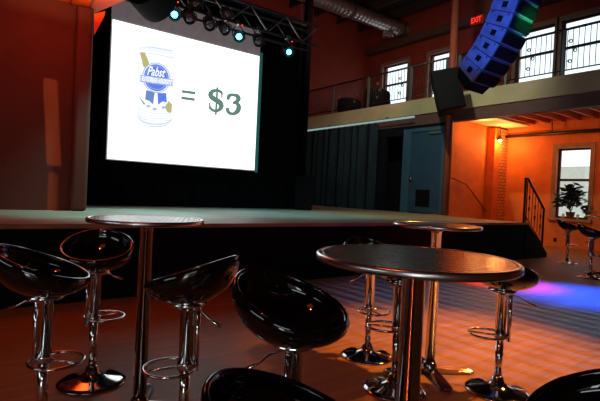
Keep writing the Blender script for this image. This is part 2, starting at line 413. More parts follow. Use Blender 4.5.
# wall under the balcony beside the stage: holds the door; and the orange stair alcove wall
Yc = hx(448.5, 150, DKX).y
door_a = hx(444, 170, DKX).y; door_b = hx(402, 170, DKX).y
gap_b = hx(383, 170, DKX).y
DH = 3.27
wall_holes('wall_wing', 0, DKX + .02, .15, Yc + .1, YB, HS, 3.36, [(door_a, door_b, HS, DH), (door_b + .05, gap_b, HS, 3.1)], M['drape'])
bm = B(); lathe(bm, [(.1, 0), (.1, ZC)], 20, (DKX - .02, Yc, 0))
struct(link('trim_6', bm, M['column'], smooth=True))
ay = 8.3
wall_holes('wall_alcove', 1, ay, .2, DKX + .3, XR, 0, 3.999, [], M['orange_wall'])
# black backing behind wing opening
struct(obox('wall_wing_back', DKX + 1.2, DKX + 1.25, ay + .25, YB, 0, 3.99, M['drape']))
# brick pilaster in the corner
pp = hx(504, 170, XR - .15)
bm = B(); box(bm, XR - .42, XR - .001, pp.y, 8.299, 0, 3.6); struct(link('trim_7', bm, M['brick']))
bm = B(); box(bm, XR - .75, XR - .43, 8.05, 8.299, 0, 3.6); struct(link('trim_8', bm, M['orange_wall']))
# door
dr = struct(link('door_1', (lambda: (lambda b: (box(b, DKX + .03, DKX + .08, door_a + .1, door_b - .28, HS + .02, DH - .1), b)[1])(B()))(), M['door']))
bm = B()
box(bm, DKX - .01, DKX + .12, door_a, door_a + .1, HS, DH); box(bm, DKX - .01, DKX + .12, door_b - .28, door_b, HS, DH); box(bm, DKX - .01, DKX + .12, door_a + .1, door_b - .28, DH - .1, DH)
link('door_frame', bm, M['door2'], dr)
yk = door_b - .36
bm = B(); lathe(bm, [(.02, 0), (.02, .03), (.045, .045), (.05, .07), (.035, .09), (.01, .095)], 16)
link('door_knob', bm, M['chrome'], dr, smooth=True, loc=(DKX + .03, yk, HS + 1.0), rot=(0, -PI / 2, 0))
bm = B(); yv = (door_a + door_b) / 2 - .04
box(bm, DKX + .015, DKX + .03, yv - .24, yv + .24, HS + .2, HS + .68)
link('vent_grille', bm, M['black'], dr)
bm = B(); box(bm, DKX - .03, DKX + .03, door_a + .15, door_a + .55, DH - .2, DH - .13); link('door_closer', bm, M['rail_hi'], dr)
for zz in (1.1, 2.0, 2.9):
    bm = B(); tube(bm, [(DKX + .02, door_a + .1, zz), (DKX + .02, door_a + .1, zz + .12)], .015); link('hinge', bm, M['rail_hi'], dr)

# curtains in the wing
y0 = gap_b + .02; ends = 14.4; npan = 3
for k in range(npan):
    a = y0 + (ends - y0) * k / npan; b = y0 + (ends - y0) * (k + 1) / npan - .03
    bm = B(); N = 90; rows = []
    for j, zz in enumerate((HS + .02, 1.6, 2.6, 3.3, 3.5)):
        row = []
        for i in range(N + 1):
            tt = i / N; amp = .10 * (1 - .5 * j / 4)
            row.append(bm.verts.new((DKX - .28 + amp * math.sin(tt * 2 * PI * 3.5 + k + .8 * math.sin(tt * 9)) + .03 * math.sin(tt * 17 + k * 2), a + (b - a) * tt, zz)))
        rows.append(row)
    for p, q in zip(rows, rows[1:]):
        for i in range(N): bm.faces.new((p[i], p[i + 1], q[i + 1], q[i]))
    lb = ['blue-black wing curtain hanging beside the dark gap left of the door', 'middle one of the three blue-black wing curtains under the balcony', 'blue-black wing curtain farthest upstage, beside the black backdrop'][k]
    tag(link('stage_curtain', bm, M['curtain'], smooth=True), lb, 'curtain', 'wing curtains under the balcony')
cr_ = thing('curtain_rail', 'faintly glowing horizontal rail with clips above the wing curtains under the balcony fascia', 'rail', (DKX - .28, 11, 3.56))
ya = hx(414, 119.5, DKX - .28).y
tb('bar', [(0, ya - 11, 0), (0, 14.4 - 11, 0)], .03, M['tube'], cr_)  # the bar's pale look is put in as a weak glow
for k in range(16):
    yy = y0 + (ends - y0) * (k + .5) / 16 - 11
    tb('clip', [(0, yy, -.1), (0, yy, .02)], .02, M['rail'], cr_, 6)
for yy in (-1.2, 1.5):
    tb('bracket', [(0, yy, 0), (.2, yy, .14)], .012, M['rail'], cr_, 6)

# railings
def railing(label, ya, yb, posts, mid):
    t = thing('balcony_railing', label, 'railing', (DKX + .03, (ya + yb) / 2, 4.1), group='black metal balcony railings')
    yc = (ya + yb) / 2; H = 1.02
    tb('top_rail', [(0, ya - yc, H), (0, yb - yc, H)], .03, M['rail'], t)
    tb('bottom_rail', [(0, ya - yc, .12), (0, yb - yc, .12)], .016, M['rail'], t)
    if mid: tb('middle_rail', [(0, ya - yc, H - .12), (0, yb - yc, H - .12)], .01, M['rail'], t)
    for p in posts:
        bm = B(); box(bm, -.03, .03, p - yc - .03, p - yc + .03, 0, H); link('post', bm, M['rail_hi'] , t)
    src = None; k = 0; y = ya + .07
    orn = None
    while y < yb - .03:
        if min(abs(y - p) for p in posts) > .05:
            if src is None: src = tb('baluster', [(0, 0, .12), (0, 0, H)], .0085, M['rail'], t, 6); src.location = (0, y - yc, 0)
            else:
                c = src.copy(); COL.objects.link(c); c.location = (0, y - yc, 0)
            if k % 8 == 4:
                for q, sgn in ((.3, 1), (.52, -1), (.74, 1)):
                    if orn is None:
                        orn = tb('scroll_ornament', [(0, .045 * math.cos(a) * (1 - a / 14), .05 * math.sin(a) * (1 - a / 14)) for a in [i * .5 for i in range(16)]], .011, M['rail_hi'], t, 6)
                        orn.location = (0, y - yc + .05 * sgn, q)
                    else:
                        c = orn.copy(); COL.objects.link(c); c.location = (0, y - yc + .05 * sgn, q)
            k += 1
        y += .115
railing('long black balcony railing over the stage wing, left of the rust-red column', Yc + .14, 14.5, [Yc + .2, 9.05, 10.8, 12.55, 14.4], False)
railing('black balcony railing in front of the bright windows, right of the rust-red column', 2.0, Yc - .14, [Yc - .2, 6.1, 4.78, 3.45, 2.1], False)

# ceiling joists
k = 9
for x in (6.4, 7.6, 8.8, 10.0, 11.2, 12.4, 13.6):
    struct(obox('trim_%d' % k, x, x + .12, YF, YB, ZC - .32, ZC - .001, M['joist'])); k += 1
struct(obox('trim_%d' % k, XR - .35, XR - .001, YF, YB, 7.35, 7.6, M['beam'])); k += 1
# pipe under the balcony
pi_ = thing('ceiling_pipe', 'dark pipe running along the orange wall under the balcony', 'pipe', (XR - .14, 4, 3.38))
tb('run', [(0, -2, 0), (0, 4.05, 0)], .05, M['rail'], pi_, 10)
for yy in (-.4, 1.0, 2.6): tb('hanger', [(0, yy, .03), (0, yy, .34)], .018, M['rail'], pi_, 6)
# lamp in the corner
lp_pos = hx(500, 139, XR - .6)
lp = thing('spot_lamp', 'small bright warm spot lamp on top of the brick pilaster', 'lamp', lp_pos)
tb('stem', [(0, 0, .06), (0, 0, 3.655 - lp_pos.z)], .012, M['rail'], lp, 6)
bm = B(); lathe(bm, [(.03, .1), (.07, .02), (.08, -.04)], 16, capt=False); link('lamp_shade', bm, M['dusty'], lp, smooth=True)
bm = B(); bmesh.ops.create_uvsphere(bm, u_segments=12, v_segments=8, radius=.055, matrix=Matrix.Translation((0, 0, -.04))); link('bulb', bm, M['bulb'], lp, smooth=True)
# handrail on alcove wall
h1 = hy(452, 178, ay - .07); h2 = hy(466, 184, ay - .07); h3 = hy(486, 211, ay - .07)
hr = thing('handrail', 'thin red-brown handrail sloping down the orange alcove wall', 'handrail', h2)
tb('bar', [h1 - h2, Vector((0, 0, 0)), h3 - h2], .022, M['column'], hr)
for q in (.1, .9):
    p = (h3 - h2) * q; tb('bracket', [p, p + Vector((0, .07, -.03))], .012, M['column'], hr, 6)
# outlet
oc = hx(555, 240, XR - .006)
ob = thing('wall_outlet', 'small dark electrical outlet low on the orange wall', 'outlet', oc)
bm = bbox(-.006, .004, -.045, .045, -.07, .07, .003); link('cover_plate', bm, M['black'], ob)
bm = B(); box(bm, -.01, -.006, -.018, .018, -.045, -.01); box(bm, -.01, -.006, -.018, .018, .01, .045); link('socket', bm, M['joist'], ob)

# duct
dk = hx(405, 31, XR - .1)
du = thing('ventilation_duct', 'round silver ventilation duct hanging below the dark ceiling', 'duct', (9.5, dk.y, dk.z))
bm = B(); seg = 60; prof = []
for i in range(seg + 1):
    x = -6 + (XR - .1 - 9.5 + 6) * i / seg; prof += [(x, .27), (x + .02, .278), (x + .04, .27)]
tube(bm, [(x, 0, 0) for x, _ in prof], [q for _, q in prof], 28); link('pipe', bm, M['duct'], du, smooth=True)
for x in (-2.5, -.2, 1.8, 4.5):
    bm = B(); tube(bm, [(x - .03, 0, 0), (x + .03, 0, 0)], .295, 28); tube(bm, [(x, 0, .29), (x, 0, ZC - .32 - dk.z)], .012, 6); link('hanger_strap', bm, M['dusty'], du)
for i, (px, py) in enumerate(((348, 14), (388, 34))):
    p = hd(px, py, 17.2 + .9 * i)
    t = thing('ceiling_floodlight', ['small pale floodlight below the duct, nearer the dark corner column', 'small pale floodlight below the far end of the duct'][i], 'light', p, heading(-FWD) , 'floodlights below the duct')
    link('housing', bbox(-.12, .12, -.22, .22, -.1, .08, .02), M['duct'], t)
    tb('yoke', [(0, 0, .08), (0, 0, ZC - p.z - .02)], .015, M['dusty'], t, 6)
    bm = B(); box(bm, -.1, .1, -.19, .19, -.108, -.1); link('lens', bm, M['glassy'], t)

# exit sign
ep = hx(477, 20, XR - .45)
ex = thing('exit_sign', 'glowing red exit sign high on the wall beside the column', 'sign', ep)
link('housing', bbox(-.04, .04, -.23, .23, -.14, .14, .01), M['exit_face'], ex)
link('mount', bbox(.04, .449, -.05, .05, -.03, .03, .005), M['dusty'], ex)
def text_bm(s, size=1.0, offset=0.0, shear=0.0):
    cu = bpy.data.curves.new('t', 'FONT'); cu.body = s; cu.size = size; cu.offset = offset; cu.shear = shear; cu.resolution_u = 4
    o = bpy.data.objects.new('t', cu); COL.objects.link(o)
    dg = bpy.context.evaluated_depsgraph_get(); me = bpy.data.meshes.new_from_object(o.evaluated_get(dg))
    bm = B(); bm.from_mesh(me)
    bpy.data.objects.remove(o); bpy.data.curves.remove(cu); bpy.data.meshes.remove(me)
    xs = [v.co.x for v in bm.verts]; ys_ = [v.co.y for v in bm.verts]
    x0, x1, y0_, y1 = min(xs), max(xs), min(ys_), max(ys_)
    for v in bm.verts: v.co = Vector(((v.co.x - x0) / (x1 - x0), (v.co.y - y0_) / (y1 - y0_), 0))
    return bm                                     # normalised to the unit square
bm = text_bm('EXIT', 1, .02)
for v in bm.verts: v.co = Vector((-.045, .19 - .38 * v.co.x, -.09 + .18 * v.co.y))
link('lettering', bm, M['exit_red'], ex)

# ------------------------------------------------------------------ projection screen
SY = 9.25
c = [hy(113.2, 18, SY), hy(259.5, 57.5, SY), hy(254, 172.5, SY), hy(107, 155.5, SY)]
xl = (c[0].x + c[3].x) / 2; xr = (c[1].x + c[2].x) / 2; zt = (c[0].z + c[1].z) / 2; zb = (c[2].z + c[3].z) / 2
scn = thing('projection_screen', 'large glowing projection screen showing a beer can and the price = $3', 'screen', ((xl + xr) / 2, SY, zb))
def smat(bm, fn): 
    for v in bm.verts: v.co = fn(v.co)
LX, LY, LZ = scn.location
child_box('screen_frame', xl - .10, xr + .12, SY + .035, SY + .06, zb - .12, zt + .62, M['black'], scn)
child_box('spill_glow_cloth', xl - .02, xr + .02, SY + .012, SY + .03, zb - .02, zt + .60, M['p_border'], scn)
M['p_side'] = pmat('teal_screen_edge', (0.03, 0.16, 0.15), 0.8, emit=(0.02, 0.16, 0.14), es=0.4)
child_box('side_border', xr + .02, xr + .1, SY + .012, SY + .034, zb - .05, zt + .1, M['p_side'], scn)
bm = B()
def lay(pts, mat, depth):
    """flat polygon measured in picture coordinates, laid on the screen plane"""
    vs = []
    for px, py in pts:
        p = hy(px, py, SY); vs.append(bm.verts.new((p.x - LX, -depth, p.z - LZ)))
    fc = bm.faces.new(vs); fc.material_index = mat; return fc
vs = [bm.verts.new(((xl if a == 0 else xr) - LX, 0, (zb if b == 0 else zt) - LZ)) for a, b in ((0, 0), (1, 0), (1, 1), (0, 1))]
bm.faces.new(vs).material_index = 0
PM = [M['p_white'], M['p_green'], M['p_blue'], M['p_lblue'], M['p_navy'], M['p_gold'], M['p_can'], M['p_line'], M['p_text']]
G, BL, LB, NV, GO, CA, LI, TX = 1, 2, 3, 4, 5, 6, 7, 8
def stroke(pts, ws, mat, depth):
    """variable-width stroke in picture coordinates"""
    L = []; R_ = []
    for i, p in enumerate(pts):
        a = pts[max(i - 1, 0)]; b = pts[min(i + 1, len(pts) - 1)]
        dx, dy = b[0] - a[0], b[1] - a[1]; l = math.hypot(dx, dy) or 1
        w = (ws[i] if isinstance(ws, (list, tuple)) else ws) / 2
        L.append((p[0] - dy / l * w, p[1] + dx / l * w)); R_.append((p[0] + dy / l * w, p[1] - dx / l * w))
    for i in range(len(pts) - 1): lay([L[i], L[i + 1], R_[i + 1], R_[i]], mat, depth)
def smooth_pts(pts, n=6):
    out = []
    for i in range(len(pts) - 1):
        p0 = pts[max(i - 1, 0)]; p1 = pts[i]; p2 = pts[i + 1]; p3 = pts[min(i + 2, len(pts) - 1)]
        for k in range(n):
            t = k / n
            out.append(tuple(.5 * (2 * p1[j] + (p2[j] - p0[j]) * t + (2 * p0[j] - 5 * p1[j] + 4 * p2[j] - p3[j]) * t * t + (3 * p1[j] - p0[j] - 3 * p2[j] + p3[j]) * t ** 3) for j in range(len(p1))))
    out.append(tuple(pts[-1])); return out
def cstroke(pw, mat, depth):
    s = smooth_pts(pw); stroke([(a, b) for a, b, c_ in s], [c_ * 1.22 for a, b, c_ in s], mat, depth)
E = .002
# the can: body, rims
can = [(138.2, 47), (150, 45.6), (165, 47.2), (173.6, 50.5), (173.2, 90), (172.4, 120), (168, 125.5), (156, 127.2), (143, 124.5), (137.2, 117.5), (136.8, 90)]
lay(can, CA, E)
lay([(139.3, 50), (172.4, 54.5), (171.8, 118), (165, 122.5), (150, 122), (138.6, 115)], TX, E * 1.5)
stroke([(140, 46.7), (152, 47.3), (172, 51)], .7, LI, E * 2); stroke([(140, 52.2), (156, 54.2), (173, 58)], .6, LI, E * 2)
stroke(smooth_pts([(137.6, 117.5), (144, 122.2), (156, 124.3), (167, 123), (172, 119.5)]), .9, LI, E * 2)
stroke(smooth_pts([(143, 125), (150, 126.6), (158, 127), (166, 125.6)]), .8, LB, E * 2)
for k in range(4):
    stroke(smooth_pts([(138, 108 + k * 2.6), (146, 111.5 + k * 2.6), (158, 113.8 + k * 2.4), (171, 113.4 + k * 2.2)]), .45, LI, E * 2)
# diagonal khaki bands
lay([(139.8, 52.4), (144.8, 52.6), (149.2, 63), (146, 70), (143, 66)], GO, E * 2.5)
lay([(168.6, 101), (172, 104.5), (171.2, 112.8), (167.4, 112.4), (164.6, 107)], GO, E * 2.5)
stroke([(139.4, 97.5), (144.5, 104.5)], [.4, 1.6], G, E * 2.5)
# ribbon tails
lay([(146.2, 90), (154.6, 92.6), (153, 104.5), (149.6, 101.2), (145, 99.4)], NV, E * 3)
lay([(157.4, 93), (166, 93.2), (166.8, 102.6), (162.5, 101.4), (158, 104.8)], BL, E * 3)
for q in ((148.3, 106.2), (154.6, 109), (163.5, 107.5)):
    lay([(q[0] + 2.3 * math.cos(a), q[1] + 1.4 * math.sin(a)) for a in [i * PI / 5 for i in range(10)]], LB, E * 3)
# medallion
cx, cy = 156.2, 77.8
def disc(rr, mat, d, ry=None):
    ry = ry or rr
    lay([(cx + rr * math.cos(a), cy + ry * math.sin(a) + .08 * rr * math.cos(a)) for a in [i * PI / 16 for i in range(32)]], mat, d)
disc(14.2, LB, E * 4, 15.2); disc(13.2, TX, E * 4.5, 14.2); disc(12.5, BL, E * 5, 13.5)
disc(11.2, LB, E * 5.5, 12.0); disc(10.7, BL, E * 6, 11.5)
lay([(139.6, 74.8), (172.8, 79.6), (172.6, 86.4), (139.4, 82)], LB, E * 7)
lay([(140.2, 75.6), (172.1, 80.3), (171.9, 85.6), (140.1, 81.2)], CA, E * 7.5)
def put_text(s, o, ex_, ey_, mat, depth, off=0.0, shear=0.0):
    t = text_bm(s, 1, off, shear)
    for fc in t.faces:
        q = lay([(o[0] + v.co.x * ex_[0] + v.co.y * ey_[0], o[1] + v.co.x * ex_[1] + v.co.y * ey_[1]) for v in fc.verts], mat, depth)
    t.free()
put_text('Pabst', (146.8, 75.2), (17.8, 2.6), (1.2, -9.2), TX, E * 8, .02, .25)
put_text('Blue Ribbon', (140.8, 81.6), (30.6, 4.3), (0, -5.9), BL, E * 9, .06)
put_text('Blue Ribbon', (141.4, 81.1), (29.4, 4.2), (0, -5.0), TX, E * 9.5, .022)
# = $3
stroke([(181.8, 91.4), (195.3, 93.2)], 2.8, G, E * 3); stroke([(181.2, 97.8), (194.7, 99.7)], 2.8, G, E * 3)
cstroke([(222.2, 94.6, 1.4), (220.2, 91.6, 2.4), (216.6, 90.6, 2.6), (212.4, 91.4, 3.2), (210.4, 94.4, 4.0), (212.0, 97.6, 4.2), (216.2, 100.2, 4.4), (220.0, 103.0, 4.4), (221.2, 106.6, 4.0), (219.0, 109.8, 3.0), (215.4, 110.9, 2.4), (211.6, 109.6, 2.2), (209.4, 105.4, 1.4)], G, E * 3)
stroke([(217.3, 87.2), (215.6, 114.9)], 2.0, G, E * 3.3)
lay([(221.0, 91.2), (222.8, 91.6), (222.4, 98.2), (221.0, 97.8)], G, E * 3.1); lay([(208.8, 102.4), (210.2, 102.8), (210.8, 109.4), (208.8, 109.8)], G, E * 3.1)
cstroke([(227.6, 97.6, 2.6), (229.6, 95.4, 3.0), (233.2, 94.9, 2.4), (237.2, 96.2, 3.6), (238.2, 99.4, 4.0), (235.6, 102.0, 2.6), (232.4, 102.8, 2.0)], G, E * 3)
cstroke([(232.4, 102.8, 2.0), (236.6, 103.4, 2.8), (238.6, 106.8, 4.0), (237.2, 111.4, 4.0), (232.6, 113.9, 2.6), (228.4, 112.2, 3.0), (227.0, 107.8, 2.8)], G, E * 3.15)
lay([(226.2 + 1.9 * 0 + 1.9 + 1.9 * math.cos(a), 98.2 + 1.9 * math.sin(a)) for a in [i * PI / 6 for i in range(12)]], G, E * 3.2)
for fc in bm.faces: fc.normal_update()
me = bpy.data.meshes.new('projected_picture'); bm.to_mesh(me); bm.free()
for x in PM: me.materials.append(x)
o = bpy.data.objects.new('projected_picture', me); COL.objects.link(o); o.parent = scn
o['label'] = 'bright white projected picture with beer can, equals sign and $3'

# ------------------------------------------------------------------ truss and lights
TY = 7.5; tx0, tx1 = .2, 5.75; tz0, tz1 = 4.2, 4.6
tr = thing('lighting_truss', 'horizontal metal lighting truss hung in front of the top of the screen', 'truss', (3, TY, tz0))
for yy in (-.18, .18):
    for zz in (0, tz1 - tz0): tb('chord', [(tx0 - 3, yy, zz), (tx1 - 3, yy, zz)], .025, M['dusty'], tr)
nb = 14; w = (tx1 - tx0) / nb
for i in range(nb):
    a = tx0 - 3 + w * i; z = (0, tz1 - tz0) if i % 2 else (tz1 - tz0, 0)
    tb('brace', [(a, -.18, z[0]), (a + w, -.18, z[1])], .013, M['alu'], tr, 6); tb('brace', [(a, .18, z[0]), (a + w, .18, z[1])], .013, M['dusty'], tr, 6)
for x in (tx0 - 3 + .4, tx1 - 3 - .3): tb('hanging_cable', [(x, 0, .4), (x, 0, ZC - tz0)], .008, M['dusty'], tr, 6)
def fixture(px, py, led, label, zoff=0.0, sc_=1.0):
    p = hy(px, py, TY - .25)
    t = thing('stage_light', label, 'stage light', p, 0, 'stage lights on the truss')
    d = (O + Vector((0, 0, 0)) - p); d.z *= .7; d.normalize() 
    if not led: d = Vector((random.uniform(-.4, .6), -1, -.7)).normalized()
    bm = B(); rr_ = .1 * sc_
    lathe(bm, [(rr_ * .5, -.26), (rr_ * .85, -.22), (rr_, -.1), (rr_ * 1.05, 0), (rr_ * .9, .0), (rr_ * .85, -.02)], 20, capt=False)
    ob = link('can_body', bm, M['dusty'], t, smooth=True); q = d.to_track_quat('Z', 'Y'); ob.rotation_mode = 'QUATERNION'; ob.rotation_quaternion = q
    bm = B(); lathe(bm, [(rr_ * .86, -.03), (rr_ * .6, -.012), (.002, -.005)], 20)
    ob = link('lens', bm, M['cyan_led'] if led else M['glassy'], t, smooth=True); ob.rotation_mode = 'QUATERNION'; ob.rotation_quaternion = q
    if led: ob.scale = (.62, .62, .62)
    top = max(tz0 - p.z, .12)
    if p.z > tz0: tb('yoke', [(-.12, 0, -.05), (-.12, .02, .1), (0, .07, .14), (.12, .02, .1), (.12, 0, -.05)], .01, M['rail'], t, 6)
    else: tb('yoke', [(-.12, 0, -.02), (-.12, .02, .1), (0, .07, top), (.12, .02, .1), (.12, 0, -.02)], .01, M['rail'], t, 6)
    link('clamp', bbox(-.03, .03, .02, .12, top - .03, top + .04, .005), M['alu'], t)
    if led:
        bm = B(); bmesh.ops.create_icosphere(bm, subdivisions=1, radius=.014, matrix=Matrix.Translation((.04, -.03, .2))); link('indicator_light', bm, M['red_led'], t)
    return p, d
leds = [fixture(174.5, 14.5, True, 'stage light glowing cyan, leftmost of the three lit ones on the truss'),
        fixture(239, 36.5, True, 'stage light glowing cyan above the right part of the screen'),
        fixture(289, 52, True, 'stage light glowing cyan against black, right of the screen', sc_=.9)]
fixture(190, 18.5, False, 'unlit stage light just right of the leftmost cyan one'); fixture(210, 25.3, False, 'unlit stage light midway between the two left cyan ones')
fixture(226, 30, False, 'unlit stage light just left of the middle cyan one'); fixture(259, 41.5, False, 'unlit stage light above the top right corner of the screen')
fixture(196.5, 4, False, 'unlit stage light clamped high on the truss at the picture top', sc_=.9); fixture(228, 15, False, 'unlit stage light clamped in the middle of the truss', sc_=.9)

# left hanging loudspeaker (bottom of the left array)
p = hd(146, -9, 5.2)
t = thing('hanging_loudspeaker', 'black curved underside of a hanging loudspeaker above the screen corner', 'speaker', p, heading(RGT))
bm = B(); pr = [(-.28, .12)] + [(-.27 + .5 * q / 12, .06 - .27 * math.sin(PI * min(1, (q + .6) / 13)) ** .7) for q in range(1, 13)] + [(.27, .14), (.3, .6), (-.3, .6)]
prism(bm, pr, 1, -.16, .4); bevel(bm, .012); link('cabinet', bm, M['cabinet'], t)
bm = B(); prism(bm, [(a * .86, b * .86 + .02) for a, b in pr[:14]], 1, -.172, -.16); link('grille', bm, M['grille'], t)
tb('hanging_cable', [(0, .1, .6), (0, .1, ZC - p.z)], .012, M['dusty'], t, 6)

# ------------------------------------------------------------------ line array (right)
D0 = 6.0
W = (RGT * .8 + FWD * .6).normalized(); Fd = (RGT * .6 - FWD * .8).normalized()
ar = thing('line_array_speaker', 'curved hanging line array loudspeaker with blue-lit side and black front', 'speaker', hd(520, 8, D0), 0)
n_c = 10; ch = .165; dp = .36; cw = .50
ang0 = math.radians(8); dang = math.radians(5.2)
# walk down from the top of the frame; pos = rear upper side corner
pos = hd(504, -55, D0) - ar.location
a = ang0 - dang
for k in range(n_c):
    a = ang0 + dang * max(0, k - 2)
    down = (-UP * math.cos(a) - Fd * math.sin(a)); out = (Fd * math.cos(a) - UP * math.sin(a))
    bm = B()
    cnr = [pos, pos + out * dp, pos + out * dp + down * ch * 1.12, pos + down * ch * .93]
    ins = Vector()
    vA = [bm.verts.new(q) for q in cnr]; vB = [bm.verts.new(q + W * cw) for q in cnr]
    fA = bm.faces.new(vA[::-1]); bm.faces.new(vB)
    for i in range(4): bm.faces.new((vA[i], vA[(i + 1) % 4], vB[(i + 1) % 4], vB[i]))
    bevel(bm, .012)
    cb = link('cabinet', bm, M['array_side'], ar)
    # handle recess, rigging pins
    bm = B()
    def loc(o_, d_, w_): return pos + out * o_ + down * d_ + W * w_
    hh = [loc(dp * .45, ch * .3, -.004), loc(dp * .66, ch * .3, -.004), loc(dp * .66, ch * .75, -.004), loc(dp * .45, ch * .75, -.004)]
    v1 = [bm.verts.new(q) for q in hh]; v2 = [bm.verts.new(q + W * .02) for q in hh]
    bm.faces.new(v1[::-1]); bm.faces.new(v2)
    for i in range(4): bm.faces.new((v1[i], v1[(i + 1) % 4], v2[(i + 1) % 4], v2[i]))
    link('handle', bm, M['black'], cb)
    bm = B()
    gg = [(dp + .004, .012), (dp + .03, .03), (dp + .03, ch - .02), (dp + .004, ch + .0)]
    v1 = [bm.verts.new(loc(x, d_, .02)) for x, d_ in gg]; v2 = [bm.verts.new(loc(x, d_, cw - .02)) for x, d_ in gg]
    bm.faces.new(v1[::-1]); bm.faces.new(v2)
    for i in range(4): bm.faces.new((v1[i], v1[(i + 1) % 4], v2[(i + 1) % 4], v2[i]))
    link('grille', bm, M['grille'], cb)
    for o_ in (.06, dp - .05):
        bm = B(); bmesh.ops.create_icosphere(bm, subdivisions=1, radius=.013, matrix=Matrix.Translation(loc(o_, ch * .12, -.006))); link('rigging_pin', bm, M['rail'], cb)
    pos = pos + down * ch * .97
    if k == n_c - 1:
        bm = B(); e0 = pos + out * dp; cc = [pos + out * .02, e0 + down * .1, e0 + down * .03 + W * 0]
        for w_ in (0,):
            v1 = [bm.verts.new(q + W * .02) for q in (pos, pos + out * dp * .95 + down * .02, pos + out * dp * .9 + down * .16, pos + out * .1 + down * .12)]
            v2 = [bm.verts.new(q + W * (cw - .04)) for q in (pos, pos + out * dp * .95 + down * .02, pos + out * dp * .9 + down * .16, pos + out * .1 + down * .12)]
            bm.faces.new(v1[::-1]); bm.faces.new(v2)
            for i in range(4): bm.faces.new((v1[i], v1[(i + 1) % 4], v2[(i + 1) % 4], v2[i]))
        link('underside_plate', bm, M['cabinet'], ar)
array_c = ar.location.copy()

# wedge loudspeaker at the column
p = hd(445, 93, 11.2)
t = thing('wall_loudspeaker', 'black tilted loudspeaker mounted in front of the rust-red column', 'speaker', p, heading(RGT))
t.rotation_euler = (math.radians(-8), math.radians(-12.5) , heading(RGT))
bm = B(); pr = [(-.31, -.3), (.33, -.3), (.2, .25), (-.2, .25)]; prism(bm, pr, 2, -.5, .5); bevel(bm, .02); link('cabinet', bm, M['cabinet'], t)
bm = B(); box(bm, -.29, .31, -.322, -.3, -.47, .47); link('grille', bm, M['grille'], t)
tb('bracket', [(0, .2, .3), (.05, .5, .35), (.1, .85, .35)], .02, M['rail'], t)
# speaker on stage
p = hz(300, 208, HS); p = Vector((7.0, 9.2, HS))
t = thing('stage_loudspeaker', 'dark upright loudspeaker standing on the stage by the backdrop end', 'speaker', p, heading(RGT))
link('cabinet', bbox(-.22, .22, -.2, .2, .02, .86, .02), M['cabinet'], t)
bm = B(); box(bm, -.2, .2, -.215, -.2, .05, .83); link('grille', bm, M['grille'], t)
for sx in (-.16, .16):
    for sy in (-.14, .14):
        bm = B(); lathe(bm, [(.02, 0), (.02, .021)], 8, (sx, sy, 0)); link('foot', bm, M['plastic'], t)
# mic stand leaning in the wing
t = thing('microphone_stand', 'thin black microphone stand in front of the wing curtains', 'stand', Vector((9.6, 10.9, HS)))
tb('pole', [(0, 0, .02), (0, 0, 1.3)], .012, M['rail'], t)
tb('boom', [(-.3, .1, 1.5), (0, 0, 1.28), (.25, -.1, 1.1)], .009, M['rail'], t)
for q in range(3):
    aa = q * 2.1; tb('leg', [(0, 0, .18), (.28 * math.cos(aa), .28 * math.sin(aa), .008)], .009, M['rail'], t)

# tub armchairs on balcony
for i, (px, lb) in enumerate(((350, 'low black tub armchair behind the balcony railing, in front of the red wall'), (377, 'rounded black tub armchair behind the balcony railing, left of the bright window'))):
    b0 = hx(px, 100, DKX + .75); b0.z = 4.1
    t = thing('tub_armchair', lb, 'armchair', b0, PI, 'black tub armchairs on the balcony')
    bm = B(); N = 24; top_z = [.0] * N
    ins_, outs = [], []
    ang = [-2.3 + 4.6 * k_ / (N - 1) for k_ in range(N)]
    hgt = .75 if i else .62
    for an in ang:
        zt_ = hgt - .16 * (abs(an) / 2.3) ** 2
        outs.append([bm.verts.new((.42 * math.cos(an), .46 * math.sin(an), z_)) for z_ in (.08, zt_)])
        ins_.append([bm.verts.new((.3 * math.cos(an), .34 * math.sin(an), z_)) for z_ in (.08, zt_)])
    for k_ in range(N - 1):
        bm.faces.new((outs[k_][0], outs[k_ + 1][0], outs[k_ + 1][1], outs[k_][1])); bm.faces.new((ins_[k_][0], ins_[k_][1], ins_[k_ + 1][1], ins_[k_ + 1][0]))
        bm.faces.new((outs[k_][1], outs[k_ + 1][1], ins_[k_ + 1][1], ins_[k_][1])); bm.faces.new((outs[k_][0], ins_[k_][0], ins_[k_ + 1][0], outs[k_ + 1][0]))
    for k_ in (0, N - 1): bm.faces.new((outs[k_][0], outs[k_][1], ins_[k_][1], ins_[k_][0]))
    link('backrest', bm, M['sofa'], t, smooth=False)
    link('seat', bbox(-.38, .28, -.3, .3, .2, .42, .04), M['sofa'], t)
    for sx in (-.28, .25):
        for sy in (-.28, .28):
            bm = B(); lathe(bm, [(.02, 0), (.025, .1)], 8, (sx, sy, 0)); link('leg', bm, M['rail'], t)

